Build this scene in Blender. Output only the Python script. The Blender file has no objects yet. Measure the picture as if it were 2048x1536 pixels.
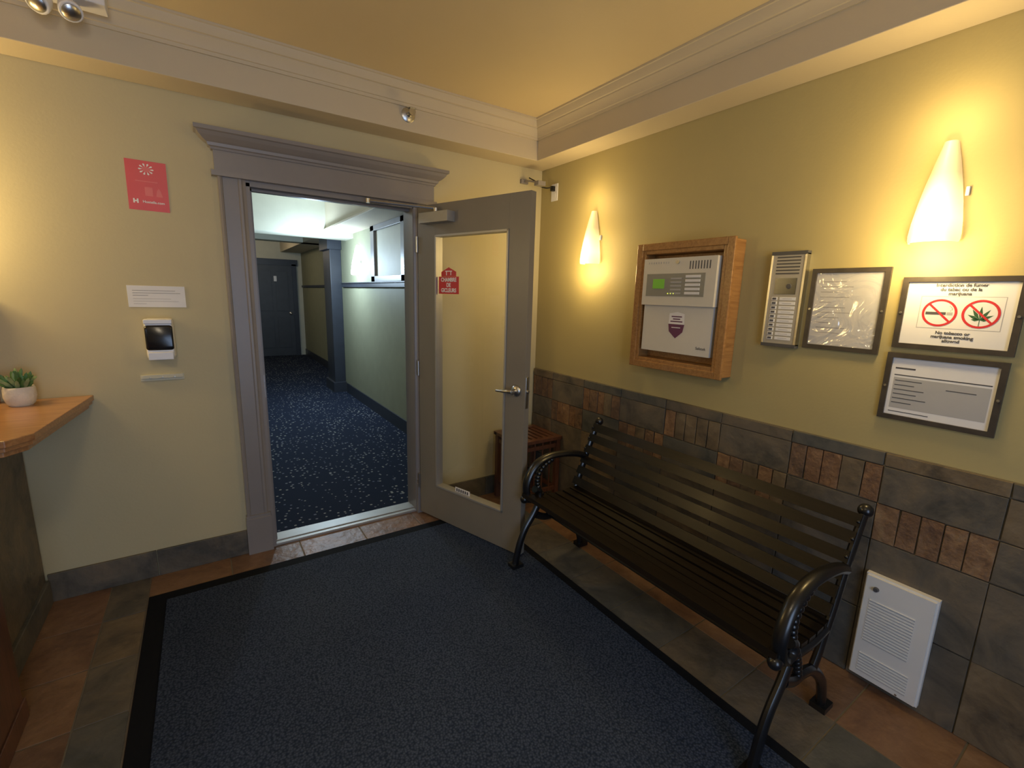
import bpy, bmesh, math, random
from mathutils import Vector, Matrix
random.seed(7)
scn=bpy.context.scene
W=2.198; D=2.927; H=2.70; CH=1.545
YF=-1.9; XL=-2.2
# ------------------------------------------------------------ materials
def mat(name,col,rough=0.5,metal=0.0,noise=0.0,nscale=8.0,bump=0.0,bscale=60.0,spec=None,emit=None,estr=0,coat=0.0,alpha=1,trans=0):
    m=bpy.data.materials.new(name); m.use_nodes=True
    nt=m.node_tree; b=nt.nodes['Principled BSDF']
    b.inputs['Base Color'].default_value=(*col,1)
    b.inputs['Roughness'].default_value=rough
    b.inputs['Metallic'].default_value=metal
    if spec is not None: b.inputs['Specular IOR Level'].default_value=spec
    if coat: b.inputs['Coat Weight'].default_value=coat; b.inputs['Coat Roughness'].default_value=0.15
    if trans: b.inputs['Transmission Weight'].default_value=trans
    if emit: b.inputs['Emission Color'].default_value=(*emit,1); b.inputs['Emission Strength'].default_value=estr
    tc=nt.nodes.new('ShaderNodeTexCoord')
    if noise>0:
        n=nt.nodes.new('ShaderNodeTexNoise'); n.inputs['Scale'].default_value=nscale; n.inputs['Detail'].default_value=5
        r=nt.nodes.new('ShaderNodeValToRGB')
        r.color_ramp.elements[0].position=0.3; r.color_ramp.elements[1].position=0.7
        r.color_ramp.elements[0].color=(*[max(0,c*(1-noise)) for c in col],1)
        r.color_ramp.elements[1].color=(*[min(1,c*(1+noise)) for c in col],1)
        nt.links.new(tc.outputs['Object'],n.inputs['Vector']); nt.links.new(n.outputs['Fac'],r.inputs['Fac']); nt.links.new(r.outputs['Color'],b.inputs['Base Color'])
    if bump>0:
        n2=nt.nodes.new('ShaderNodeTexNoise'); n2.inputs['Scale'].default_value=bscale; n2.inputs['Detail'].default_value=4
        bp=nt.nodes.new('ShaderNodeBump'); bp.inputs['Strength'].default_value=bump; bp.inputs['Distance'].default_value=0.01
        nt.links.new(tc.outputs['Object'],n2.inputs['Vector']); nt.links.new(n2.outputs['Fac'],bp.inputs['Height']); nt.links.new(bp.outputs['Normal'],b.inputs['Normal'])
    return m
def stonemat(name,c1,c2,c3,scale=6,rough=.5):
    m=mat(name,c1,rough,bump=.7,bscale=scale*3,spec=.35); nt=m.node_tree; b=nt.nodes['Principled BSDF']
    tc=nt.nodes.new('ShaderNodeTexCoord'); n=nt.nodes.new('ShaderNodeTexNoise'); n.inputs['Scale'].default_value=scale; n.inputs['Detail'].default_value=9; n.inputs['Roughness'].default_value=.65; n.inputs['Distortion'].default_value=.8
    r=nt.nodes.new('ShaderNodeValToRGB'); e=r.color_ramp.elements; e[0].position=.32; e[0].color=(*c1,1); e[1].position=.70; e[1].color=(*c3,1); k=e.new(.5); k.color=(*c2,1)
    L=nt.links.new; L(tc.outputs['Object'],n.inputs['Vector']); L(n.outputs['Fac'],r.inputs[0]); L(r.outputs[0],b.inputs['Base Color']); return m
def woodmat(name,c1,c2,rough=0.35,axis='Y',scale=6,coat=0.3,spec=.5):
    m=mat(name,c1,rough,coat=coat,spec=spec); nt=m.node_tree; b=nt.nodes['Principled BSDF']
    tc=nt.nodes.new('ShaderNodeTexCoord'); mp=nt.nodes.new('ShaderNodeMapping')
    s={'X':(1,14,14),'Y':(14,1,14),'Z':(14,14,1)}[axis]; mp.inputs['Scale'].default_value=s
    n=nt.nodes.new('ShaderNodeTexNoise'); n.inputs['Scale'].default_value=scale; n.inputs['Detail'].default_value=6; n.inputs['Distortion'].default_value=0.6
    r=nt.nodes.new('ShaderNodeValToRGB'); r.color_ramp.elements[0].position=.3; r.color_ramp.elements[1].position=.7
    r.color_ramp.elements[0].color=(*c1,1); r.color_ramp.elements[1].color=(*c2,1)
    L=nt.links.new; L(tc.outputs['Object'],mp.inputs['Vector']); L(mp.outputs['Vector'],n.inputs['Vector']); L(n.outputs['Fac'],r.inputs['Fac']); L(r.outputs['Color'],b.inputs['Base Color'])
    return m
M={}
M['wall']=mat('wall_paint_cream',(.50,.44,.27),.62,noise=.03,nscale=2,bump=.05,bscale=90)
M['wallR']=mat('wall_paint_olive',(.40,.335,.155),.6,noise=.03,nscale=2,bump=.05,bscale=90)
M['ceil']=mat('ceiling_paint',(.66,.54,.33),.65,noise=.03,nscale=1.5,bump=.05,bscale=70)
M['soffit']=mat('bulkhead_paint',(.54,.465,.34),.6,noise=.02,nscale=3,bump=.04,bscale=80)
M['trimgrey']=mat('trim_paint_grey',(.235,.215,.21),.38,noise=.04,nscale=4,bump=.03)
M['doorgrey']=mat('door_paint_grey',(.21,.188,.155),.4,noise=.04,nscale=4,bump=.03)
M['slateA']=stonemat('slate_a',(.065,.062,.055),(.12,.103,.08),(.18,.14,.095),5)
M['slateB']=stonemat('slate_b',(.08,.065,.048),(.15,.112,.07),(.21,.16,.10),6)
M['slateC']=stonemat('slate_c',(.055,.060,.060),(.10,.098,.088),(.15,.13,.10),4)
M['brickA']=stonemat('clay_brick_a',(.11,.062,.04),(.19,.105,.056),(.26,.155,.085),14,.65)
M['brickB']=stonemat('clay_brick_b',(.09,.062,.045),(.15,.092,.058),(.21,.13,.075),14,.65)
M['brickC']=stonemat('clay_brick_c',(.14,.08,.045),(.225,.13,.07),(.29,.19,.10),14,.65)
M['grout']=mat('grout',(.15,.13,.095),.85,noise=.1,bump=.3)
M['terraA']=stonemat('terracotta_a',(.12,.065,.04),(.19,.105,.06),(.25,.145,.08),5,.4)
M['terraB']=stonemat('terracotta_b',(.10,.06,.042),(.155,.092,.058),(.21,.125,.073),5,.4)
M['terraC']=stonemat('terracotta_c',(.14,.08,.045),(.21,.12,.066),(.27,.165,.095),5,.4)
M['rubber']=mat('rubber_black',(.006,.007,.010),.85,bump=.1,spec=.15)
M['oak']=woodmat('oak_honey',(.25,.115,.035),(.39,.20,.065),axis='Z')
M['counterwood']=woodmat('counter_wood',(.28,.13,.055),(.42,.22,.095),axis='X',rough=.3)
M['darkred']=woodmat('reddish_wood',(.08,.03,.016),(.14,.055,.03),axis='Z')
M['slat']=woodmat('bench_slat_wood',(.006,.0045,.0035),(.013,.009,.006),rough=.36,axis='Y',coat=.03,spec=.3)
M['iron']=mat('cast_iron_black',(.007,.007,.008),.3,metal=0,coat=.2,noise=.2,nscale=30)
M['metal']=mat('brushed_steel',(.55,.54,.52),.3,metal=1,bump=.05,bscale=200)
M['alu']=mat('aluminium_satin',(.40,.39,.37),.45,metal=.5,noise=.05)
M['white']=mat('white_plastic',(.74,.74,.76),.35,noise=.02)
M['heater']=mat('white_enamel',(.76,.75,.73),.35,noise=.02)
M['black']=mat('black_plastic',(.01,.01,.012),.2,noise=.1)
M['darkgrey']=mat('dark_grey_plastic',(.07,.07,.075),.45,noise=.1)
M['frame']=mat('frame_dark',(.05,.042,.036),.4,noise=.2,nscale=30)
M['paper']=mat('paper_white',(.72,.72,.74),.55,noise=.02)
M['papergrey']=mat('paper_grey',(.40,.40,.41),.55,noise=.02)
M['ink']=mat('ink',(.07,.07,.08),.6,noise=.05)
M['inklight']=mat('ink_light',(.38,.38,.4),.6,noise=.05)
M['red']=mat('print_red',(.55,.03,.04),.45,noise=.03)
M['poster']=mat('poster_red',(.62,.055,.06),.4,noise=.04)
M['pink']=mat('poster_pink',(.70,.16,.16),.5,noise=.04)
M['whiteprint']=mat('print_white',(.8,.78,.78),.5,noise=.02)
M['purple']=mat('print_purple',(.12,.03,.09),.5,noise=.05)
M['panelgrey']=mat('panel_enamel',(.62,.59,.52),.45,noise=.02)
M['panelgrey2']=mat('panel_enamel_b',(.62,.59,.53),.45,noise=.02)
M['keypad']=mat('keypad_grey',(.26,.255,.22),.4,noise=.05)
M['lcd']=mat('lcd_green',(.12,.30,.03),.3,noise=.05,emit=(.25,.55,.05),estr=.15)
M['led']=mat('led_yellow',(.5,.5,.1),.3,noise=.02,emit=(.8,.9,.1),estr=1.0)
M['leaf']=mat('leaf_green',(.07,.16,.04),.5,noise=.4,nscale=20)
M['leaf2']=mat('leaf_grey_green',(.20,.28,.13),.5,noise=.4,nscale=20)
M['leafprint']=mat('print_green',(.03,.10,.045),.5,noise=.05)
M['pot']=mat('pot_stone_white',(.64,.61,.56),.7,noise=.12,nscale=18,bump=.3)
M['hallwall']=mat('hall_paint_green',(.26,.255,.165),.6,noise=.04,bump=.05)
M['hallcream']=mat('hall_cream_paint',(.55,.53,.42),.6,noise=.03,bump=.05)
M['halldark']=mat('hall_dark_trim',(.030,.034,.045),.4,noise=.1)
M['halldoor']=mat('hall_door_paint',(.045,.050,.060),.45,noise=.1)
def glass(name,rough=0.02,tint=(1,1,1),base=.05,amt=.6):
    m=bpy.data.materials.new(name); m.use_nodes=True; nt=m.node_tree
    for n in list(nt.nodes): nt.nodes.remove(n)
    o=nt.nodes.new('ShaderNodeOutputMaterial'); t=nt.nodes.new('ShaderNodeBsdfTransparent'); g=nt.nodes.new('ShaderNodeBsdfGlossy')
    t.inputs['Color'].default_value=(*tint,1); g.inputs['Roughness'].default_value=rough
    lw=nt.nodes.new('ShaderNodeLayerWeight'); lw.inputs['Blend'].default_value=.5
    p=nt.nodes.new('ShaderNodeMath'); p.operation='POWER'; p.inputs[1].default_value=5
    ml=nt.nodes.new('ShaderNodeMath'); ml.operation='MULTIPLY_ADD'; ml.inputs[1].default_value=amt; ml.inputs[2].default_value=base
    x=nt.nodes.new('ShaderNodeMixShader'); L=nt.links.new
    L(lw.outputs['Facing'],p.inputs[0]); L(p.outputs[0],ml.inputs[0])
    L(ml.outputs[0],x.inputs[0]); L(t.outputs[0],x.inputs[1]); L(g.outputs[0],x.inputs[2]); L(x.outputs[0],o.inputs[0]); return m
M['glass']=glass('clear_glass',.02,(.95,.96,.93))
def plastic_sheet():
    m=glass('plastic_sleeve',.12,(.95,.95,.95),base=.20); nt=m.node_tree
    g=[n for n in nt.nodes if n.type=='BSDF_GLOSSY'][0]
    tc=nt.nodes.new('ShaderNodeTexCoord'); n=nt.nodes.new('ShaderNodeTexNoise'); n.inputs['Scale'].default_value=7; n.inputs['Distortion'].default_value=1.6
    b=nt.nodes.new('ShaderNodeBump'); b.inputs['Strength'].default_value=.8; b.inputs['Distance'].default_value=.04
    nt.links.new(tc.outputs['Object'],n.inputs['Vector']); nt.links.new(n.outputs[0],b.inputs['Height']); nt.links.new(b.outputs[0],g.inputs['Normal']); return m
M['sleeve']=plastic_sheet()
def shademat(name,c_hot,c_dim,hot,dim,p=.3):
    m=bpy.data.materials.new(name); m.use_nodes=True; nt=m.node_tree; b=nt.nodes['Principled BSDF']
    b.inputs['Base Color'].default_value=(.7,.62,.45,1); b.inputs['Roughness'].default_value=.4
    tc=nt.nodes.new('ShaderNodeTexCoord'); s=nt.nodes.new('ShaderNodeSeparateXYZ'); r=nt.nodes.new('ShaderNodeValToRGB')
    e=r.color_ramp.elements; e[0].position=0; e[0].color=(*[c*.62 for c in c_hot],1); e[1].position=1; e[1].color=(*[c*dim/hot for c in c_dim],1)
    k=e.new(p*.75); k.color=(*c_hot,1); k=e.new(min(.95,p+.38)); k.color=(*[c*(dim/hot*1.35) for c in c_dim],1)
    L=nt.links.new; L(tc.outputs['Generated'],s.inputs[0]); L(s.outputs['Z'],r.inputs[0]); L(r.outputs[0],b.inputs['Emission Color'])
    b.inputs['Emission Strength'].default_value=hot; return m
M['shade']=shademat('sconce_glass_warm',(1,.80,.34),(1,.66,.22),1.8,.24)
M['shadecool']=shademat('sconce_glass_cool',(.85,.94,1),(.7,.85,1),12,6)
M['fillglass']=mat('fill_lamp_glass',(.8,.78,.7),.4,emit=(1,.9,.7),estr=1.2,noise=.01)  # glowing glass of the added ceiling fill fixtures
def matfabric():
    m=mat('mat_carpet_fibre',(.03,.045,.075),.92); nt=m.node_tree; b=nt.nodes['Principled BSDF']; b.inputs['Specular IOR Level'].default_value=.12
    tc=nt.nodes.new('ShaderNodeTexCoord'); v=nt.nodes.new('ShaderNodeTexVoronoi'); v.inputs['Scale'].default_value=120
    r=nt.nodes.new('ShaderNodeValToRGB'); r.color_ramp.elements[0].color=(.075,.098,.155,1); r.color_ramp.elements[1].color=(.018,.028,.055,1); r.color_ramp.elements[1].position=.75
    n=nt.nodes.new('ShaderNodeTexNoise'); n.inputs['Scale'].default_value=2.5; n.inputs['Detail'].default_value=6
    mx=nt.nodes.new('ShaderNodeMixRGB'); mx.blend_type='MULTIPLY'; mx.inputs[0].default_value=.35
    bp=nt.nodes.new('ShaderNodeBump'); bp.invert=True; bp.inputs['Strength'].default_value=.5; bp.inputs['Distance'].default_value=.004
    L=nt.links.new; L(tc.outputs['Object'],v.inputs['Vector']); L(tc.outputs['Object'],n.inputs['Vector']); L(v.outputs['Distance'],r.inputs[0]); L(r.outputs[0],mx.inputs[1]); L(n.outputs['Fac'],mx.inputs[2]); L(mx.outputs[0],b.inputs['Base Color']); L(v.outputs['Distance'],bp.inputs['Height']); L(bp.outputs[0],b.inputs['Normal']); return m
M['mat']=matfabric()
def hallcarpet():
    m=mat('hall_carpet',(.01,.02,.05),.95); nt=m.node_tree; b=nt.nodes['Principled BSDF']; b.inputs['Specular IOR Level'].default_value=.1
    tc=nt.nodes.new('ShaderNodeTexCoord'); v=nt.nodes.new('ShaderNodeTexVoronoi'); v.inputs['Scale'].default_value=25; v.inputs['Randomness'].default_value=.8
    n=nt.nodes.new('ShaderNodeTexNoise'); n.inputs['Scale'].default_value=2.2; n.inputs['Detail'].default_value=2
    mr=nt.nodes.new('ShaderNodeMapRange'); mr.inputs['From Min'].default_value=.35; mr.inputs['From Max'].default_value=.65; mr.inputs['To Min'].default_value=.17; mr.inputs['To Max'].default_value=.27
    lt=nt.nodes.new('ShaderNodeMath'); lt.operation='LESS_THAN'
    sp=nt.nodes.new('ShaderNodeSeparateColor'); cr=nt.nodes.new('ShaderNodeValToRGB')
    cr.color_ramp.elements[0].color=(.38,.38,.33,1); cr.color_ramp.elements[1].color=(.13,.15,.21,1)
    mx=nt.nodes.new('ShaderNodeMixRGB'); mx.inputs[1].default_value=(.016,.022,.042,1)
    L=nt.links.new; L(tc.outputs['Object'],v.inputs['Vector']); L(tc.outputs['Object'],n.inputs['Vector']); L(n.outputs['Fac'],mr.inputs[0])
    L(v.outputs['Distance'],lt.inputs[0]); L(mr.outputs[0],lt.inputs[1]); L(v.outputs['Color'],sp.inputs[0]); L(sp.outputs[0],cr.inputs[0]); L(lt.outputs[0],mx.inputs[0]); L(cr.outputs[0],mx.inputs[2]); L(mx.outputs[0],b.inputs['Base Color']); return m
M['hallcarpet']=hallcarpet()
# ------------------------------------------------------------ mesh builder
class MB:
    def __init__(s): s.bm=bmesh.new(); s.mats=[]
    def mi(s,m):
        m=M[m]
        if m not in s.mats: s.mats.append(m)
        return s.mats.index(m)
    def hexa(s,pts,m):
        vs=[s.bm.verts.new(p) for p in pts]; i=s.mi(m)
        for f in ((0,3,2,1),(4,5,6,7),(0,1,5,4),(1,2,6,5),(2,3,7,6),(3,0,4,7)):
            fc=s.bm.faces.new([vs[k] for k in f]); fc.material_index=i
    def box(s,x0,x1,y0,y1,z0,z1,m,mx=None):
        p=[(x0,y0,z0),(x1,y0,z0),(x1,y1,z0),(x0,y1,z0),(x0,y0,z1),(x1,y0,z1),(x1,y1,z1),(x0,y1,z1)]
        if mx is not None: p=[mx@Vector(q) for q in p]
        s.hexa(p,m)
    def prism(s,prof,fn,t0,t1,m):
        a=[s.bm.verts.new(fn(u,v,t0)) for u,v in prof]; b=[s.bm.verts.new(fn(u,v,t1)) for u,v in prof]; i=s.mi(m); n=len(prof)
        for k in range(n):
            f=s.bm.faces.new([a[k],a[(k+1)%n],b[(k+1)%n],b[k]]); f.material_index=i
        for l in (a[::-1],b):
            f=s.bm.faces.new(l); f.material_index=i
    def rings(s,rings,m,closed=True,cap=True):
        i=s.mi(m); R=[[s.bm.verts.new(p) for p in r] for r in rings]; n=len(R[0])
        for a,b in zip(R,R[1:]):
            for k in range(n if closed else n-1):
                f=s.bm.faces.new([a[k],a[(k+1)%n],b[(k+1)%n],b[k]]); f.material_index=i
        if cap:
            for l in (R[0][::-1],R[-1]):
                f=s.bm.faces.new(l); f.material_index=i
    def tube(s,path,r,m,seg=10,flat=1.0,updir=(0,1,0)):
        path=[Vector(p) for p in path]; n=len(path); rr=r if isinstance(r,(list,tuple)) else [r]*n
        rings=[]; up=Vector(updir)
        for k in range(n):
            t=(path[min(k+1,n-1)]-path[max(k-1,0)]).normalized()
            a=up-t*up.dot(t)
            if a.length<1e-3: a=Vector((1,0,0))-t*t.x
            a.normalize(); b=t.cross(a)
            rings.append([path[k]+a*math.cos(q)*rr[k]*flat+b*math.sin(q)*rr[k] for q in [2*math.pi*j/seg for j in range(seg)]])
        s.rings(rings,m)
    def cyl(s,p0,p1,r0,r1,m,seg=20):
        p0=Vector(p0);p1=Vector(p1); t=(p1-p0).normalized(); a=t.orthogonal().normalized(); b=t.cross(a)
        s.rings([[p+a*math.cos(q)*r+b*math.sin(q)*r for q in [2*math.pi*j/seg for j in range(seg)]] for p,r in ((p0,r0),(p1,r1))],m)
    def lathe(s,c,axis,prof,m,seg=24):
        c=Vector(c); t=Vector(axis).normalized(); a=t.orthogonal().normalized(); b=t.cross(a)
        s.rings([[c+t*h+a*math.cos(q)*r+b*math.sin(q)*r for q in [2*math.pi*j/seg for j in range(seg)]] for r,h in prof],m)
    def ball(s,c,r,m,sc=(1,1,1)):
        i=s.mi(m); x=bmesh.ops.create_uvsphere(s.bm,u_segments=14,v_segments=9,radius=r,matrix=Matrix.Translation(c)@Matrix.Diagonal((*sc,1)))
        for f in {f for v in x['verts'] for f in v.link_faces}: f.material_index=i
    def ngon(s,pts,m):
        f=s.bm.faces.new([s.bm.verts.new(p) for p in pts]); f.material_index=s.mi(m)
    def done(s,name,mx=None,bev=0.0,parent=None,smooth=True,ang=38):
        bmesh.ops.recalc_face_normals(s.bm,faces=s.bm.faces)
        me=bpy.data.meshes.new(name); s.bm.to_mesh(me); s.bm.free()
        for m in s.mats: me.materials.append(m)
        o=bpy.data.objects.new(name,me); scn.collection.objects.link(o)
        if smooth:
            for p in me.polygons: p.use_smooth=True
            me.set_sharp_from_angle(angle=math.radians(ang))
        if parent: o.parent=parent
        if mx is not None: o.matrix_local=mx
        if bev>0:
            b=o.modifiers.new('bevel','BEVEL'); b.width=bev; b.segments=2; b.limit_method='ANGLE'; b.angle_limit=math.radians(50)
        return o
def smoothpath(pts,n=8):
    pts=[Vector(p) for p in pts]; P=[pts[0]*2-pts[1]]+pts+[pts[-1]*2-pts[-2]]; out=[]
    for i in range(1,len(P)-2):
        a,b,c,d=P[i-1:i+3]
        for k in range(n):
            t=k/n; out.append(.5*((2*b)+(c-a)*t+(2*a-5*b+4*c-d)*t*t+(3*b-a-3*c+d)*t**3))
    out.append(pts[-1]); return out
def text(body,size,parent,loc,m,rot=(0,0,0),align='CENTER',ext=.0004,name='lettering',bold=0.0,sx=1.0):
    c=bpy.data.curves.new(name,'FONT'); c.body=body; c.size=size; c.extrude=ext; c.align_x=align; c.align_y='CENTER'; c.offset=bold
    c.materials.append(M[m]); o=bpy.data.objects.new(name,c); scn.collection.objects.link(o); o.parent=parent; o.location=loc; o.rotation_euler=rot; o.scale=(sx,1,1); return o
def mxR(y,z,off=0.0):
    return Matrix(((0,0,-1,W-off),(-1,0,0,y),(0,1,0,z),(0,0,0,1)))
def mxB(x,z,off=0.0):
    return Matrix(((1,0,0,x),(0,0,-1,D-off),(0,1,0,z),(0,0,0,1)))
def light(kind,name,loc,col,e,parent=None,rot=None,**k):
    l=bpy.data.lights.new(name,kind); l.color=col; l.energy=e
    for a,b in k.items(): setattr(l,a,b)
    o=bpy.data.objects.new(name,l); scn.collection.objects.link(o); o.parent=parent; o.location=loc
    if rot: o.rotation_euler=rot
    return o
# ------------------------------------------------------------ room shell
OX0,OX1,OZ=.25,1.175,2.09
b=MB()
b.box(XL,OX0,D,D+.14,0,H,'wall'); b.box(OX1,W+.1,D,D+.14,0,H,'wall'); b.box(OX0,OX1,D,D+.14,OZ,H,'wall'); b.done('wall_back',smooth=False)
b=MB(); b.box(W,W+.1,YF,D,0,H,'wallR'); b.done('wall_right',smooth=False)
b=MB(); b.box(XL-.1,XL,YF,D+.14,0,H,'wall'); b.done('wall_left',smooth=False)
b=MB(); b.box(XL-.1,-.7,YF-.1,YF,0,H,'wall'); b.box(.9,W+.1,YF-.1,YF,0,H,'wall'); b.box(-.7,.9,YF-.1,YF,2.2,H,'wall'); b.box(-.7,.9,YF-.1,YF,0,.15,'wall'); b.done('wall_front',smooth=False)
b=MB(); b.box(XL-.1,W+.1,YF-.1,D+.14,H,H+.1,'ceil'); b.done('ceiling',smooth=False)
b=MB()
for x0,x1,z0,z1 in ((-.7,-.62,.15,2.2),(.82,.9,.15,2.2),(.06,.14,.15,2.2),(-.7,.9,.15,.27),(-.7,.9,2.1,2.2)):
    b.box(x0,x1,YF-.07,YF-.01,z0,z1,'trimgrey')
b.box(-.65,.85,YF-.045,YF-.038,.2,2.15,'glass'); b.done('window_1',smooth=False)
b=MB(); b.box(XL-.1,W+.1,YF-.1,D,-.05,-.003,'grout')
def tiles(x0,x1,y0,y1,tw,th,ms,z=0.0,g=.003):
    nx=max(1,round((x1-x0)/tw)); ny=max(1,round((y1-y0)/th)); dx=(x1-x0)/nx; dy=(y1-y0)/ny
    for i in range(nx):
        for j in range(ny):
            b.box(x0+i*dx+g,x0+(i+1)*dx-g,y0+j*dy+g,y0+(j+1)*dy-g,-.01,z,random.choice(ms))
TR=['terraA','terraB','terraC']; SL=['slateA','slateB','slateC']
tiles(1.86,W,YF,D,.34,.31,TR)
tiles(1.56,1.86,YF,2.62,.30,.31,SL)
tiles(-.34,1.86,2.62,D,.34,.31,TR)
tiles(-.34,1.56,YF,2.62,.33,.33,TR)
tiles(-.50,-.34,YF,D,.16,.33,SL)
tiles(XL,-.50,YF,D,.33,.33,TR)
b.done('floor',smooth=False,bev=.0015)
b=MB(); b.box(XL,W,D-.19,D,2.46,H,'soffit'); b.box(W-.19,W,YF,D-.19,2.46,H,'soffit'); b.done('trim_1_bulkhead',smooth=False,bev=.003)
prof=[(0,2.585),(.008,2.585),(.010,2.60),(.016,2.602),(.020,2.618),(.034,2.640),(.038,2.646),(.038,2.652),(.046,2.655),(.054,2.668),(.060,2.682),(.062,2.688),(.068,2.69),(.068,H),(0,H)]
b=MB(); b.prism(prof,lambda u,v,t:(t,D-.19-u,v),XL,W-.19,'soffit'); b.prism(prof,lambda u,v,t:(W-.19-u,t,v),YF,D-.19,'soffit'); b.done('trim_2_crown',ang=25)
b=MB()
def bb(x0,x1):
    n=max(1,round((x1-x0)/.42)); d=(x1-x0)/n
    for i in range(n): b.box(x0+i*d+.0015,x0+(i+1)*d-.0015,D-.014,D,0,.147,random.choice(['slateA','slateC']))
bb(-.73,.12); bb(1.31,W-.02); b.done('baseboard_back',smooth=False,bev=.002)
# wainscot
b=MB(); b.box(W-.009,W,YF,D-.015,0,.984,'grout')
X0,X1=W-.020,W-.006
def rt(y0,y1,z0,z1,m,g=.0022):
    j=random.uniform(-.0015,.0015); q=[random.uniform(-.0018,.0018) for _ in range(8)]
    p=[(y0+g+q[0],z0+g+q[1]),(y1-g+q[2],z0+g+q[3]),(y1-g+q[4],z1-g+q[5]),(y0+g+q[6],z1-g+q[7])]
    b.prism(p,lambda u,v,t:(t,u,v),X0+j,X1,m)
c=.345; k0=math.floor((YF-.60)/c)
for k in range(k0+1,7):
    y0=.60+c*k; y1=y0+c
    if y1>D-.015: y1=D-.015
    if y0>=y1-.02: continue
    for row,(z0,z1) in enumerate(((.775,.93),(.62,.775))):
        if (k+row)%2==0:
            cuts=[y0]
            for i in range(1,5): cuts.append(y0+c*i/5+random.uniform(-.008,.008))
            cuts.append(y0+c)
            for a,e in zip(cuts,cuts[1:]):
                e=min(e,y1)
                if e-a>.02: rt(a,e,z0,z1,random.choice(['brickA','brickB','brickC','slateB']))
        else: rt(y0,y1,z0,z1,random.choice(SL))
    rt(y0,y1,.93,.984,random.choice(SL)); rt(y0,y1,.31,.62,random.choice(SL)); rt(y0,y1,0,.31,random.choice(SL))
b.done('trim_3_wainscot',smooth=False,bev=.0015)
# door casing + header
b=MB()
for s,x0 in ((1,.125),(-1,1.30)):
    f=lambda u,v,t,s=s,x0=x0:(x0+s*u,D-v,t)
    b.prism([(0,0),(0,.030),(.010,.034),(.018,.030),(.022,.022),(.088,.022),(.094,.026),(.104,.026),(.112,.018),(.125,.014),(.125,0)],f,.24,2.10,'trimgrey')
    b.prism([(-.006,0),(-.006,.038),(.125,.038),(.125,0)],f,0,.22,'trimgrey')
    b.prism([(-.004,0),(-.004,.034),(.122,.034),(.122,0)],f,.22,.24,'trimgrey')
b.box(OX0,OX0+.018,D-.01,D+.15,0,OZ,'trimgrey'); b.box(OX1-.004,OX1+.012,D-.01,D+.15,0,OZ,'trimgrey'); b.box(OX0,OX1,D-.01,D+.15,OZ-.018,OZ+.01,'trimgrey')
b.box(OX0+.018,OX0+.03,D+.045,D+.08,0,OZ-.018,'trimgrey'); b.box(OX0+.018,OX1,D+.045,D+.08,OZ-.03,OZ-.018,'trimgrey')
b.box(.10,1.325,D-.045,D,2.10,2.125,'trimgrey')
b.box(.115,1.31,D-.032,D,2.125,2.222,'trimgrey')
lay=[(2.222,.040),(2.232,.044),(2.236,.052),(2.250,.056),(2.258,.070),(2.272,.084),(2.276,.088),(2.290,.096),(2.294,.106),(2.312,.106)]
rings=[]
for z,o in lay: rings.append([(.115-(o-.032),D-.0,z),(.115-(o-.032),D-o,z),(1.31+(o-.032),D-o,z),(1.31+(o-.032),D-.0,z)])
b.rings(rings,'trimgrey'); b.done('trim_4_door_casing',ang=25)
b=MB(); b.box(OX0,OX1,D-.005,D+.14,0.0,.014,'alu'); b.box(OX0,OX1,D+.03,D+.08,.014,.02,'alu'); b.done('trim_5_threshold',bev=.002,smooth=False)
b=MB(); b.box(OX0+.0175,OX0+.0205,D+.005,D+.035,.93,1.06,'metal'); b.box(OX0+.0205,OX0+.022,D+.012,D+.028,.965,1.02,'black'); b.done('strike_plate',smooth=False)
# ------------------------------------------------------------ open glazed door
door=MB(); DL,T=.885,.045
for u0,u1,z0,z1 in ((0,.16,.018,2.082),(.745,DL,.018,2.082),(.16,.745,.018,.25),(.16,.745,1.90,2.082)):
    door.box(u0,u1,0,T,z0,z1,'doorgrey')
for u0,u1,z0,z1 in ((.16,.172,.25,1.90),(.733,.745,.25,1.90),(.16,.745,.25,.262),(.16,.745,1.888,1.90)):
    door.box(u0,u1,-.006,T+.006,z0,z1,'alu')
door.ngon([(.166,.022,.256),(.739,.022,.256),(.739,.022,1.894),(.166,.022,1.894)],'glass')
for s,y in ((-1,0),(1,T)):
    door.lathe((.825,y,1.018),(0,s,0),[(.034,0),(.034,.006),(.028,.014),(.014,.018),(.012,.05)],'metal')
    door.tube(smoothpath([(.825,y+s*.045,1.018),(.80,y+s*.052,1.018),(.76,y+s*.052,1.014),(.715,y+s*.046,1.010)]),[.012]*9+[.010]*8+[.008]*8,'metal',updir=(0,0,1))
door.box(DL,DL+.0015,.01,.035,.92,1.10,'metal'); door.cyl((DL,.022,1.018),(DL+.012,.022,1.018),.009,.009,'metal')
for z in (.25,1.05,1.85): door.cyl((-.004,-.006,z-.05),(-.004,-.006,z+.05),.008,.008,'metal',12)
door.box(.08,.33,-.062,0,1.965,2.025,'alu'); door.cyl((.20,-.03,2.025),(.20,-.03,2.05),.014,.014,'metal')
dm=Matrix.Translation((1.19,2.878,0))@Matrix.Rotation(math.atan2(-.95,.31),4,'Z')
d1=door.done('door_1',dm,bev=.002)
inv=dm.inverted()
b=MB(); p0=inv@Vector((.86,2.82,2.065))
b.tube([(.20,-.03,2.048),tuple(p0)],.008,'metal',8,updir=(0,0,1)); p1=inv@Vector((1.0,2.888,2.085))
b.tube([tuple(p0),tuple(p1)],.007,'metal',8,updir=(0,0,1)); b.cyl(p0-Vector((0,0,.012)),p0+Vector((0,0,.012)),.012,.012,'metal')
b.done('closer_arm',parent=d1)
b=MB()
b.box(.178,.352,.014,.0165,1.545,1.650,'red')
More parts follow.
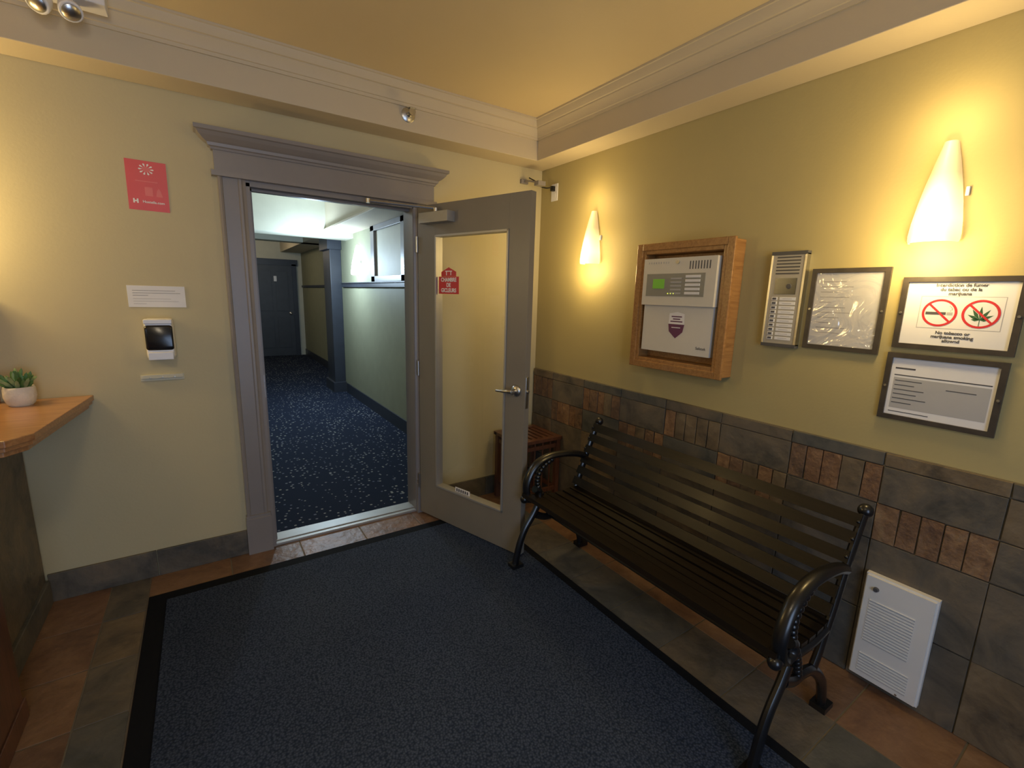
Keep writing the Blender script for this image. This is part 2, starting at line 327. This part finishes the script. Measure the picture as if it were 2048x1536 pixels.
b.ngon([(.20,.0145,1.651),(.33,.0145,1.651),(.33,.0145,1.678),(.265,.0145,1.706),(.20,.0145,1.678)],'red')
b.box(.235,.295,.0135,.0142,1.680,1.685,'whiteprint'); b.box(.243,.249,.0135,.0142,1.658,1.680,'whiteprint'); b.box(.281,.287,.0135,.0142,1.658,1.680,'whiteprint')
sg=b.done('sprinkler_room_sticker',parent=d1,smooth=False)
for i,t in enumerate(('CHAMBRE','DE','GICLEURS')): text(t,.033,sg,(.265,.0132,1.630-.032*i),'whiteprint',rot=(math.pi/2,0,0),bold=.001,sx=.9)
b=MB(); b.box(.33,.46,.0145,.0165,.258,.292,'whiteprint')
for i in range(6): b.box(.34+i*.019,.352+i*.019,.0138,.0146,.265,.285,'ink')
b.done('glass_label',parent=d1,smooth=False)
# ------------------------------------------------------------ mat
b=MB(); x0,x1,y0,y1=-.335,1.585,-1.2,2.71; bw=.075
b.box(x0,x1,y0,y1,0,.006,'rubber'); b.box(x0+bw,x1-.05,y0+bw,y1-bw,.006,.012,'mat'); b.done('entrance_mat',bev=.002,smooth=False)
# ------------------------------------------------------------ hallway
HX=1.80; HE=12.0
b=MB(); b.box(-.8,2.6,D+.14,HE,-.05,.004,'hallcarpet'); b.done('floor_hall',smooth=False)
b=MB(); b.box(HX,HX+.1,D+.14,8.0,0,2.75,'hallwall'); b.box(HX+.1,2.45,7.9,8.0,0,2.75,'hallwall'); b.box(2.05,2.15,8.0,HE,0,2.75,'hallwall'); b.done('wall_hall_right',smooth=False)
b=MB(); b.box(-.7,-.6,D+.14,HE,0,2.75,'hallwall'); b.done('wall_hall_left',smooth=False)
b=MB(); b.box(-.7,1.0,HE,HE+.1,0,2.75,'hallcream'); b.box(1.86,2.5,HE,HE+.1,0,2.75,'hallcream'); b.box(1.0,1.86,HE,HE+.1,2.10,2.75,'hallcream'); b.done('wall_hall_end',smooth=False)
b=MB(); b.box(-.7,2.5,D+.14,HE,2.70,2.8,'hallcream'); b.box(-.6,HX,6.6,7.0,2.25,2.7,'hallcream'); b.box(-.6,2.05,9.2,9.5,2.38,2.7,'hallcream'); b.done('ceiling_hall',smooth=False)
b=MB(); b.box(1.45,HX,D+.6,6.6,2.33,2.7,'soffit'); b.box(1.42,HX,D+.6,6.6,2.31,2.335,'soffit'); b.box(1.62,2.05,8.0,HE,2.38,2.7,'soffit'); b.done('trim_6_hall_beam',smooth=False,bev=.004)
b=MB(); b.box(1.64,HX,7.3,7.75,0,2.33,'halldark'); b.box(1.61,HX,7.26,7.8,0,.16,'halldark'); b.box(1.60,HX,7.25,7.8,2.14,2.33,'halldark'); b.done('hall_column',bev=.006,smooth=False)
b=MB(); b.box(HX-.015,HX,D+.14,7.2,0,.15,'halldark'); b.box(2.035,2.05,8.0,HE,0,.15,'halldark'); b.done('baseboard_hall',bev=.003,smooth=False)
b=MB(); b.box(HX-.03,HX,D+.14,7.2,1.60,1.65,'halldark'); b.box(HX-.045,HX,D+.14,7.2,1.65,1.665,'halldark'); b.box(2.03,2.05,8.0,HE,1.60,1.65,'halldark'); b.done('trim_7_chair_rail',bev=.003,smooth=False)
b=MB()
for y0,y1,z0,z1 in ((4.55,4.72,1.665,2.31),(5.60,5.73,1.665,2.31),(4.55,5.73,1.665,1.73),(4.55,5.73,2.25,2.31)):
    b.box(HX-.04,HX,y0,y1,z0,z1,'trimgrey')
b.box(HX-.01,HX-.004,4.72,5.60,1.73,2.25,'hallcream'); b.done('window_2',bev=.004,smooth=False)
b=MB(); b.box(1.03,1.83,HE-.05,HE-.01,.01,2.08,'halldoor')
for x0,x1,z0,z1 in ((1.13,1.39,.2,.9),(1.47,1.73,.2,.9),(1.13,1.39,1.05,1.95),(1.47,1.73,1.05,1.95)):
    b.box(x0,x1,HE-.06,HE-.05,z0,z1,'halldoor')
b.lathe((1.75,HE-.05,1.0),(0,-1,0),[(.03,0),(.03,.02),(.015,.03),(.03,.05),(.03,.07),(.01,.08)],'metal'); b.box(1.44,1.50,HE-.064,HE-.06,1.72,1.84,'white'); b.done('door_2',bev=.004,smooth=False)
b=MB()
for x0,x1,z0,z1 in ((.93,1.03,0,2.12),(1.83,1.93,0,2.12),(.90,1.96,2.08,2.22)): b.box(x0,x1,HE-.04,HE,z0,z1,'halldark')
b.done('trim_8_hall_door_frame',smooth=False,bev=.003)
b=MB(); b.lathe((0,0,0),(0,0,-1),[(.16,0),(.16,.02),(.14,.03),(.12,.06),(.06,.085),(.01,.09)],'fillglass',28); hl=b.done('hall_fill_light',Matrix.Translation((.5,10.4,2.70)))  # unseen fixture added to brighten the far hall
light('POINT','hall_fill_bulb',(0,0,-.18),(1,.85,.65),16,hl,shadow_soft_size=.1)
b=MB(); b.lathe((0,0,0),(0,0,-1),[(.16,0),(.16,.02),(.14,.03),(.12,.06),(.06,.085),(.01,.09)],'fillglass',28); hl=b.done('hall_fill_light.001',Matrix.Translation((-.1,4.6,2.70)))  # second unseen fixture, added as cool fill for the near hall
light('POINT','hall_fill_bulb',(0,0,-.18),(.8,.88,1),16,hl,shadow_soft_size=.1)
# ------------------------------------------------------------ sconces
def sconce(name,mx,h=.335,r0=.072,sm='shade',depth=1.25):
    b=MB(); prof=[(0,.95),(.03,.99),(.08,1.0),(.2,.955),(.4,.83),(.6,.67),(.8,.48),(.93,.34),(1,.27)]
    rings=[]; N=18
    for t,k in prof:
        rings.append([(math.cos(a)*r0*k,t*h,.006+math.sin(a)*r0*k*depth) for a in [math.pi*j/N for j in range(N+1)]])
    b.rings(rings,sm,closed=False,cap=False)
    inner=[[(p[0]*.95,p[1],.006+(p[2]-.006)*.95) for p in r] for r in rings]
    b.rings(inner,sm,closed=False,cap=False)
    o=b.done(name+'_shade_tmp',None)
    o.data.transform(Matrix(((1,0,0,0),(0,0,-1,0),(0,1,0,0),(0,0,0,1))))
    o.name='glass_shade'
    b=MB(); b.box(-.03,.03,.06,.24,0,.008,'white'); b.cyl((0,.10,.008),(0,.10,.045),.012,.012,'white'); b.cyl((0,.10,.045),(0,.155,.045),.014,.011,'white')
    b.box(r0*.85,r0*.98,.15,.18,0,.012,'white')
    p=b.done(name,mx,bev=.001)
    o.parent=p; o.matrix_local=Matrix(((1,0,0,0),(0,0,1,0),(0,-1,0,0),(0,0,0,1)))
    return p
WARM=(1,.71,.29)
s1=sconce('wall_sconce',mxR(.585,1.77)); s2=sconce('wall_sconce.001',mxR(2.33,1.765)); s3=sconce('wall_sconce.002',mxB(-1.02,1.765))
for s,e in ((s1,7),(s2,5.2),(s3,11)):
    light('POINT','bulb_glow_down',(0,-.05,.12),WARM,e*.8,s,shadow_soft_size=.05)
    light('POINT','bulb_glow_up',(0,.40,.15),WARM,e*.4,s,shadow_soft_size=.05)
    light('POINT','bulb_glow_front',(0,.12,.20),WARM,e*.8,s,shadow_soft_size=.06)
s4=sconce('wall_sconce.003',Matrix(((0,0,-1,HX),(-1,0,0,6.35),(0,1,0,1.76),(0,0,0,1))),h=.38,r0=.085,sm='shadecool')
light('POINT','hall_bulb',(0,.12,.55),(.60,.80,1),75,s4,shadow_soft_size=.08)
# ------------------------------------------------------------ right-wall items
b=MB(); w,h=.57,.67
for x0,x1,y0,y1 in ((-w/2,-w/2+.05,-h/2,h/2),(w/2-.05,w/2,-h/2,h/2),(-w/2+.05,w/2-.05,-h/2,-h/2+.05),(-w/2+.05,w/2-.05,h/2-.05,h/2)):
    b.box(x0,x1,y0,y1,0,.10,'oak')
for x0,x1,y0,y1 in ((-w/2-.008,-w/2+.03,-h/2-.008,h/2+.008),(w/2-.03,w/2+.008,-h/2-.008,h/2+.008),(-w/2+.03,w/2-.03,-h/2-.008,-h/2+.03),(-w/2+.03,w/2-.03,h/2-.03,h/2+.008)):
    b.box(x0,x1,y0,y1,.088,.106,'oak')
b.box(-w/2+.05,w/2-.05,-h/2+.05,h/2-.05,0,.02,'oak')
fp=b.done('fire_alarm_panel',mxR(1.565,1.505),bev=.004,smooth=False)
b=MB(); b.box(-.215,.215,-.24,.02,.02,.100,'panelgrey2'); b.box(-.222,.222,.012,.258,.02,.120,'panelgrey')
ZP=.120
b.box(-.195,.165,.06,.178,ZP,ZP+.002,'keypad')
b.box(-.15,-.075,.10,.15,ZP+.002,ZP+.004,'lcd')
for i in range(5):
    b.box(-.035,.03,.148-i*.019,.156-i*.019,ZP+.002,ZP+.004,'papergrey')
    b.box(.055,.14,.155-i*.021,.168-i*.021,ZP+.002,ZP+.005,'paper')
for i in range(3): b.box(-.05+i*.018,-.045+i*.018,.072,.077,ZP+.002,ZP+.005,'led')
for i in range(8): b.box(.07+i*.016,.076+i*.016,.198,.238,ZP,ZP+.0006,'ink')
for i in range(9): b.box(-.19+i*.016,-.185+i*.016,.230,.240,ZP,ZP+.0006,'inklight')
b.cyl((0,.235,ZP),(0,.235,ZP+.006),.009,.009,'metal')
z=.1015
b.ngon([(-.04,-.03,z),(.01,-.02,z),(.055,-.03,z),(.058,-.085,z),(-.042,-.085,z)],'whiteprint')
b.ngon([(-.042,-.085,z+.0001),(.058,-.085,z+.0001),(.05,-.125,z+.0001),(.008,-.16,z+.0001),(-.035,-.125,z+.0001)],'purple')
for i,(a,c2) in enumerate(((-.025,.04),(-.015,.03),(-.03,.045))): b.box(a,c2,-.048-i*.013,-.042-i*.013,z+.0002,z+.0006,'purple')
b.box(-.02,.035,-.105,-.101,z+.0002,z+.0006,'whiteprint')
pb=b.done('panel_cabinet',parent=fp,bev=.0015,smooth=False)
text('Safetek',.020,pb,(.165,-.20,.1006),'ink')
# intercom
b=MB(); b.box(-.072,.072,-.205,.205,0,.028,'alu'); b.box(-.075,.075,.195,.21,0,.032,'darkgrey'); b.box(-.075,.075,-.21,-.195,0,.032,'darkgrey')
b.box(-.075,-.066,-.2,.2,0,.031,'metal'); b.box(.066,.075,-.2,.2,0,.031,'metal')
for i in range(6): b.box(-.05,.05,.182-i*.014,.188-i*.014,.028,.0295,'darkgrey')
b.box(-.045,.045,.025,.095,.028,.030,'black'); b.cyl((.015,.06,.030),(.015,.06,.034),.012,.010,'darkgrey')
for i in range(10):
    z=.005-i*.0195; b.box(-.052,-.028,z-.007,z+.007,.028,.031,'paper'); b.box(-.048,-.032,z-.004,z+.004,.031,.0325,'ink'); b.box(-.018,.05,z-.007,z+.007,.028,.0295,'paper'); b.box(-.005,.035,z-.001,z+.001,.0295,.0299,'inklight')
b.done('intercom_panel',mxR(1.06,1.56),bev=.0012,smooth=False)
def frame(name,y,z,w,h,rz=0,bw=.018,content=None):
    b=MB()
    for x0,x1,y0,y1 in ((-w/2,-w/2+bw,-h/2,h/2),(w/2-bw,w/2,-h/2,h/2),(-w/2+bw,w/2-bw,-h/2,-h/2+bw),(-w/2+bw,w/2-bw,h/2-bw,h/2)): b.box(x0,x1,y0,y1,0,.014,'frame')
    b.box(-w/2+bw,w/2-bw,-h/2+bw,h/2-bw,0,.006,'paper')
    for x,y2 in ((-w/2+bw/2,0),(w/2-bw/2,0)): b.cyl((x,y2,.014),(x,y2,.017),.005,.004,'metal',10)
    if content: content(b,w,h)
    return b.done(name,mxR(y,z)@Matrix.Rotation(math.radians(rz),4,'Z'),bev=.001,smooth=False)
bwid=.018
def c1(b,w,h):
    for i,l in enumerate((.10,.13,.07,.12,.05,.11,.13,.09,.06,.12,.1)): b.box(-w/2+.04,-w/2+.04+l*.9,h/2-.055-i*.021,h/2-.0525-i*.021,.006,.0064,'inklight')
    e=bwid; b.ngon([(-w/2+e,-h/2+e,.009),(w/2-e,-h/2+e,.009),(w/2-e,h/2-e,.009),(-w/2+e,h/2-e,.009)],'sleeve')
frame('framed_notice',.826,1.525,.275,.335,content=c1)
def c3(b,w,h):
    b.box(-w/2+.03,-w/2+.09,h/2-.06,h/2-.054,.006,.0064,'ink'); b.box(-w/2+.03,w/2-.03,h/2-.085,h/2-.081,.006,.0064,'ink')
    b.box(-w/2+.03,w/2-.03,-h/2+.045,h/2-.092,.006,.0063,'papergrey')
    for i,l in enumerate((.08,.06,.09,.07,.1,.06)): b.box(-w/2+.035,-w/2+.035+l,h/2-.105-i*.017,h/2-.102-i*.017,.0063,.0067,'ink')
    b.box(.02,.1,h/2-.12,h/2-.117,.0063,.0067,'ink'); b.box(-w/2+.03,-w/2+.15,-h/2+.03,-h/2+.033,.006,.0064,'ink')
frame('framed_notice.001',.49,1.245,.328,.255,content=c3)
def ring(b,cx,cy,r,m,z=.0072,wd=.007):
    N=40
    for k in range(N):
        a0=2*math.pi*k/N; a1=2*math.pi*(k+1)/N
        b.ngon([(cx+math.cos(a)*q,cy+math.sin(a)*q,z) for a,q in ((a0,r-wd),(a0,r),(a1,r),(a1,r-wd))],m)
    d=Vector((math.cos(-math.pi/4),math.sin(-math.pi/4),0)); n=Vector((-d.y,d.x,0)); c=Vector((cx,cy,z+.0001))
    b.ngon([c+d*(r-.003)+n*wd*.45,c-d*(r-.003)+n*wd*.45,c-d*(r-.003)-n*wd*.45,c+d*(r-.003)-n*wd*.45],m)
def c2(b,w,h):
    b.box(-w/2+.06,w/2-.045,-.052,.062,.006,.0062,'inklight'); b.box(-w/2+.062,w/2-.047,-.050,.060,.0062,.0064,'paper')
    cx=-.045; b.box(cx-.038,cx+.018,-.003,.007,.0066,.0068,'ink'); b.box(cx+.02,cx+.036,-.003,.007,.0066,.0068,'inklight')
    for k in range(5): b.box(cx+.028+.004*math.sin(k),cx+.031+.004*math.sin(k),.010+k*.004,.0138+k*.004,.0066,.0068,'inklight')
    ring(b,cx,.004,.048,'red')
    cx=.062
    for a,l in ((90,.046),(58,.042),(122,.042),(28,.036),(152,.036),(2,.022),(178,.022)):
        A=math.radians(a); d=Vector((math.cos(A),math.sin(A),0)); n=Vector((-d.y,d.x,0)); c=Vector((cx,-.016,.0067))
        b.ngon([c,c+d*l*.5-n*.005,c+d*l,c+d*l*.5+n*.005],'leafprint')
    b.box(cx-.001,cx+.001,-.038,-.012,.0066,.0068,'leafprint')
    ring(b,cx,.004,.048,'red')
nf=frame('no_smoking_sign',.485,1.523,.325,.26,rz=0,content=c2)
for i,t in enumerate(('Interdiction de fumer','du tabac ou de la','marijuana')): text(t,.0155,nf,(.0,.100-.0145*i,.0066),'ink',bold=.0003)
for i,t in enumerate(('No tobacco or','marijuana smoking','allowed')): text(t,.0150,nf,(.0,-.066-.0140*i,.0066),'ink',bold=.0004)
b=MB(); b.box(-.035,.035,-.058,.058,0,.006,'white')
for z in (-.022,.022): b.box(-.014,.014,z-.015,z+.015,.006,.008,'white')
b.box(-.013,.013,.006,.04,.008,.035,'black')
o=b.done('wall_outlet',mxR(2.765,2.285),bev=.002,smooth=False)
b=MB(); b.tube(smoothpath([(0,.03,.035),(-.02,.025,.07),(-.06,.04,.09),(-.09,.075,.11),(-.12,.10,.15)]),.004,'black',8); b.done('cord',parent=o)
b=MB(); b.box(-.03,.03,-.015,.015,0,.02,'trimgrey'); b.tube([(0,0,.02),(-.01,-.01,.09),(.03,-.03,.17)],.006,'trimgrey',8); b.box(-.005,.06,-.05,-.02,.14,.19,'trimgrey')
b.done('door_holder_bracket',mxB(2.03,2.36),bev=.002)
# heater
b=MB(); w,h=.225,.455
b.box(-w/2,w/2,-h/2,h/2,0,.022,'heater'); b.box(-w/2+.006,w/2-.006,-h/2+.006,h/2-.006,.022,.034,'heater')
for i in range(15): b.box(-.085,.06,.115-i*.0125,.1195-i*.0125,.034,.0346,'inklight'); b.box(-.085,.06,.1195-i*.0125,.1235-i*.0125,.034,.0375,'heater')
for i in range(7): b.box(-.085,.075,-.125-i*.0125,-.1205-i*.0125,.034,.0346,'inklight'); b.box(-.085,.075,-.1205-i*.0125,-.1165-i*.0125,.034,.0375,'heater')
b.cyl((-.07,.175,.034),(-.07,.175,.045),.010,.008,'ink',14)
b.cyl((.05,-.215,.034),(.05,-.215,.036),.004,.004,'metal',8)
b.done('wall_heater',mxR(.47,.262,.021),bev=.003,smooth=False)
# ------------------------------------------------------------ back-wall items
b=MB(); b.box(-.078,.078,-.113,.113,0,.0015,'poster'); z=.0017
for k in range(10):
    a=2*math.pi*k/10; b.ngon([(.0+math.cos(a+q)*r,.075+math.sin(a+q)*r*.9,z) for r,q in ((.012,0),(.026,-.16),(.030,0),(.026,.16))],'whiteprint')
b.ngon([(math.cos(2*math.pi*k/16)*.014,.075+math.sin(2*math.pi*k/16)*.012,z+.0001) for k in range(16)],'pink')
b.box(-.045,.04,.018,.022,.0015,.002,'pink'); b.box(-.012,.018,-.045,-.005,.0015,.002,'pink')
b.ngon([(.03,-.045,z),(.055,-.045,z),(.05,-.02,z),(.042,-.005,z),(.034,-.02,z)],'pink')
b.box(-.060,-.054,-.082,-.062,.0015,.002,'whiteprint'); b.box(-.046,-.040,-.082,-.062,.0015,.002,'whiteprint'); b.box(-.054,-.046,-.075,-.069,.0015,.002,'whiteprint')
po=b.done('wall_poster',mxB(-.163,2.013)@Matrix.Rotation(math.radians(-.5),4,'Z'),smooth=False)
text('Hostella.com',.016,po,(.018,-.073,.002),'whiteprint',bold=.0003)
b=MB(); b.box(-.115,.115,-.052,.052,0,.003,'paper')
for i,l in enumerate((.17,.19,.06)): b.box(-.095,-.095+l,.028-i*.012,.0295-i*.012,.003,.0034,'ink')
for i,l in enumerate((.15,.18,.05)): b.box(-.095,-.095+l,-.012-i*.012,-.0105-i*.012,.003,.0034,'inklight')
b.done('wall_notice_card',mxB(-.175,1.492),smooth=False)
b=MB()
def rr(w,h,r,n=5,cy=0):
    o=[]
    for cx,cyy,a0 in ((w/2-r,h/2-r,0),(-w/2+r,h/2-r,90),(-w/2+r,-h/2+r,180),(w/2-r,-h/2+r,270)):
        for k in range(n+1):
            a=math.radians(a0+90*k/n); o.append((cx+math.cos(a)*r,cy+cyy+math.sin(a)*r))
    return o
b.rings([[(x,y,0) for x,y in rr(.115,.20,.015)],[(x,y,.07) for x,y in rr(.115,.20,.018)],[(x,y,.095) for x,y in rr(.105,.185,.02)]],'white')
b.rings([[(x,y,.09) for x,y in rr(.112,.125,.012,cy=.01)],[(x,y,.099) for x,y in rr(.108,.12,.014,cy=.01)],[(x,y,.104) for x,y in rr(.098,.108,.014,cy=.01)]],'black')
b.box(-.05,.05,-.098,-.06,.06,.108,'white'); b.box(-.056,.056,.078,.099,.02,.104,'white')
b.done('soap_dispenser',mxB(-.18,1.285),bev=.003)
b=MB(); b.box(-.09,.09,-.016,.016,0,.008,'hallcream'); b.box(-.085,.085,-.004,.016,.008,.016,'hallcream')
for x in (-.05,0,.05): b.cyl((x,.002,.016),(x,.002,.019),.004,.004,'metal',8)
b.done('hook_rail',mxB(-.19,1.085),bev=.002,smooth=False)
b=MB(); b.lathe((0,0,0),(0,0,1),[(.040,0),(.040,.004),(.030,.010),(.014,.012),(.012,.035)],'metal')
b.tube([(-.012,0,.03),(-.016,0,.05),(-.008,0,.066)],.004,'metal',8); b.tube([(.012,0,.03),(.016,0,.05),(.008,0,.066)],.004,'metal',8)
b.cyl((0,0,.066),(0,0,.069),.020,.020,'metal',12); b.box(-.02,.02,.016,.019,.045,.075,'metal')
b.done('fire_sprinkler',mxB(1.08,2.545,.19))
b=MB(); b.box(-.17,.12,.03,.125,0,.10,'white')
for x,dx in ((-.07,-.35),(.01,.25)):
    b.cyl((x,.03,.06),(x,.012,.065),.012,.012,'white')
    ax=Vector((dx,-.75,.75)).normalized(); c=Vector((x,-.002,.07))
    b.lathe(c-ax*.03,ax,[(.012,-.015),(.026,0),(.034,.025),(.037,.05),(.037,.056)],'white',18); b.lathe(c-ax*.03,ax,[(.031,.0565),(.028,.060),(.010,.066)],'metal',18)
b.done('emergency_light',mxB(-.33,2.572,.258),bev=.004)
# ------------------------------------------------------------ counter
b=MB()
def slab(poly,z0,z1,m): b.prism(poly,lambda u,v,t:(u,v,t),z0,z1,m)
DD=D-.003
def off(d): return [(-.465-d,DD),(-.53-d,2.25+d*.3),(-.585-d*.6,2.17+d),(XL+.01,2.17+d),(XL+.01,DD)]
slab(off(0),.992,1.018,'counterwood'); slab(off(.008),.975,.992,'counterwood'); slab(off(.022),.955,.975,'counterwood')
b.box(XL+.01,-.735,2.33,DD-.015,.12,.955,'slateA'); b.box(XL+.01,-.72,2.31,DD-.015,0,.12,'slateC')
b.done('reception_counter',bev=.003,smooth=False)
b=MB(); b.box(-.87,-.775,D-.06,D-.001,1.018,1.5,'counterwood'); b.box(-.855,-.79,D-.07,D-.06,1.05,1.5,'counterwood'); b.done('wood_post',bev=.004,smooth=False)
b=MB(); b.box(-1.3,-.645,1.35,2.12,0,.70,'darkred'); b.box(-1.32,-.63,1.33,2.14,.70,.73,'darkred'); b.box(-.645,-.637,1.42,2.05,.1,.62,'darkred'); b.box(-1.3,-.637,1.345,2.125,0,.08,'darkred'); b.done('counter_front_block',bev=.004,smooth=False)  # added block standing in for the counter's dark reddish lower front
b=MB(); pc=(-.682,2.80,1.018)
b.lathe(pc,(0,0,1),[(.036,0),(.046,.012),(.053,.04),(.052,.070),(.049,.083),(.044,.083),(.042,.070)],'pot',20)
b.lathe((pc[0],pc[1],pc[2]+.068),(0,0,1),[(.043,0),(.02,.004)],'leaf')
for k in range(60):
    a=random.uniform(0,6.28); t=random.uniform(.05,1.1); r=random.uniform(.0,.03); L=random.uniform(.035,.085)
    base=Vector((pc[0]+math.cos(a)*r,pc[1]+math.sin(a)*r,pc[2]+.07+random.uniform(0,.02))); d=Vector((math.cos(a)*math.sin(t),math.sin(a)*math.sin(t),math.cos(t)))
    b.tube([base,base+d*L*.5,base+d*L*.85,base+d*L],[.004,.0085,.006,.001],random.choice(['leaf','leaf2','leaf']),6,flat=.5)
b.done('potted_succulent')
# ------------------------------------------------------------ bench
b=MB(); BY0,BY1=.575,1.965
def side(y):
    f=lambda pts:[(x,y,z) for x,z in pts]
    tb=lambda pts,r,n=8,flat=.8: b.tube(smoothpath(f(pts),n),r,'iron',10,flat=flat)
    tb([(1.385,.022),(1.395,.07),(1.415,.15),(1.45,.23),(1.50,.30),(1.535,.36)],.021)
    tb([(1.885,.012),(1.875,.07),(1.845,.14),(1.79,.20),(1.73,.245),(1.66,.265),(1.59,.27),(1.52,.30)],.021)
    tb([(1.74,.24),(1.775,.30),(1.80,.36),(1.84,.45),(1.885,.58),(1.935,.70),(1.975,.785)],.019)
    tb([(1.435,.415),(1.50,.395),(1.60,.375),(1.70,.368),(1.81,.38)],.018)
    tb([(1.875,.60),(1.80,.625),(1.70,.640),(1.60,.640),(1.52,.615),(1.468,.56),(1.445,.49),(1.46,.43),(1.495,.40),(1.53,.41),(1.535,.445),(1.505,.46)],.020,10,1.25)
    tb([(1.62,.62),(1.56,.585),(1.525,.53),(1.53,.47),(1.57,.40),(1.60,.34),(1.62,.28)],.013)
    P=smoothpath(f([(1.62,.62),(1.56,.585),(1.525,.53),(1.53,.47),(1.57,.40),(1.60,.34),(1.62,.28)]),3)
    for p in P: b.ball(p,.017,'iron')
    b.ball((1.985,y,.80),.026,'iron'); b.ball((1.435,y,.415),.024,'iron')
    b.box(1.355,1.425,y-.028,y+.028,.0125,.032,'iron'); b.box(1.855,1.925,y-.028,y+.028,.0,.022,'iron')
side(BY0); side(BY1)
def slatbox(cx,cz,w,t,ang,y0=BY0-.005,y1=BY1+.005):
    b.box(-w/2,w/2,y0,y1,-t/2,t/2,'slat',Matrix.Translation((cx,0,cz))@Matrix.Rotation(-ang,4,'Y'))
for x,z,a in ((1.445,.440,-.18),(1.505,.420,-.16),(1.565,.406,-.10),(1.625,.397,-.05),(1.685,.394,0),(1.745,.397,.06),(1.80,.405,.15)): slatbox(x,z,.046,.022,a)
a=math.radians(66)
for x,z,w in ((1.812,.455,.045),(1.840,.518,.045),(1.866,.580,.045),(1.891,.641,.045),(1.920,.708,.045),(1.948,.768,.048)): slatbox(x,z,w,.020,a)
for y in (BY0,BY1):
    for z,x in ((.768,1.935),(.708,1.907),(.645,1.880)): b.ball((x,y,z),.007,'iron')
b.tube([(1.62,BY0,.275),(1.62,BY1,.275)],.010,'iron',8,updir=(0,0,1))
b.done('park_bench',bev=.003)
b=MB(); tx0,tx1,ty0,ty1=1.80,2.165,2.53,2.87
for x in (tx0,tx1-.035):
    for y in (ty0,ty1-.035): b.box(x,x+.035,y,y+.035,0,.52,'darkred')
z=.50
b.box(tx0-.01,tx1+.008,ty0-.01,ty0+.035,z,z+.025,'darkred'); b.box(tx0-.01,tx1+.008,ty1-.035,ty1+.01,z,z+.025,'darkred'); b.box(tx0-.01,tx0+.035,ty0,ty1,z,z+.024,'darkred'); b.box(tx1-.035,tx1+.008,ty0,ty1,z,z+.024,'darkred')
for i in range(6): b.box(tx0+.045+i*.05,tx0+.075+i*.05,ty0,ty1,.502,.518,'darkred')
for i in range(4):
    b.box(tx0+.065+i*.07,tx0+.075+i*.07,ty0+.012,ty0+.022,.12,.50,'darkred')
    b.box(tx0+.012,tx0+.022,ty0+.065+i*.07,ty0+.075+i*.07,.12,.50,'darkred')
for z in (.10,.44): b.box(tx0+.02,tx1-.02,ty0+.008,ty0+.028,z,z+.03,'darkred'); b.box(tx0+.008,tx0+.028,ty0+.02,ty1-.02,z,z+.03,'darkred'); b.box(tx1-.028,tx1-.008,ty0+.02,ty1-.02,z,z+.03,'darkred')
b.done('lattice_side_table',bev=.002,smooth=False)
# ------------------------------------------------------------ unseen ceiling lamp added as warm overall fill (behind camera) + daylight
b=MB(); b.lathe((0,0,0),(0,0,-1),[(.15,0),(.15,.02),(.14,.022)],'white',32); b.lathe((0,0,0),(0,0,-1),[(.13,.022),(.12,.05),(.08,.075),(.02,.085)],'fillglass',32); cg=b.done('ceiling_fill_light',Matrix.Translation((-.3,.2,H)))
light('POINT','ceiling_fill_bulb',(0,0,-.18),(1,.84,.60),19,cg,shadow_soft_size=.14)
light('AREA','daylight_through_window',(.1,YF+.02,1.3),(.50,.68,1.0),40,rot=(math.radians(90+2),0,0),shape='RECTANGLE',size=1.4,size_y=1.8)
w=bpy.data.worlds.new('world'); scn.world=w; w.use_nodes=True; w.node_tree.nodes['Background'].inputs[0].default_value=(.35,.45,.6,1); w.node_tree.nodes['Background'].inputs[1].default_value=.25
# ------------------------------------------------------------ camera
yw,pt,rl=[math.radians(x) for x in (34.068,10.878,1.604)]
F=Vector((math.sin(yw)*math.cos(pt),math.cos(yw)*math.cos(pt),-math.sin(pt))); R0=Vector((math.cos(yw),-math.sin(yw),0)); U0=R0.cross(F)
R=math.cos(rl)*R0+math.sin(rl)*U0; U=math.cos(rl)*U0-math.sin(rl)*R0
cd=bpy.data.cameras.new('camera'); cd.sensor_width=36; cd.lens=918.2/2048*36; cd.clip_start=.02
co=bpy.data.objects.new('camera',cd); scn.collection.objects.link(co)
co.matrix_world=Matrix(((R.x,U.x,-F.x,0),(R.y,U.y,-F.y,0),(R.z,U.z,-F.z,CH),(0,0,0,1)))
scn.camera=co
scn.view_settings.view_transform='Standard'
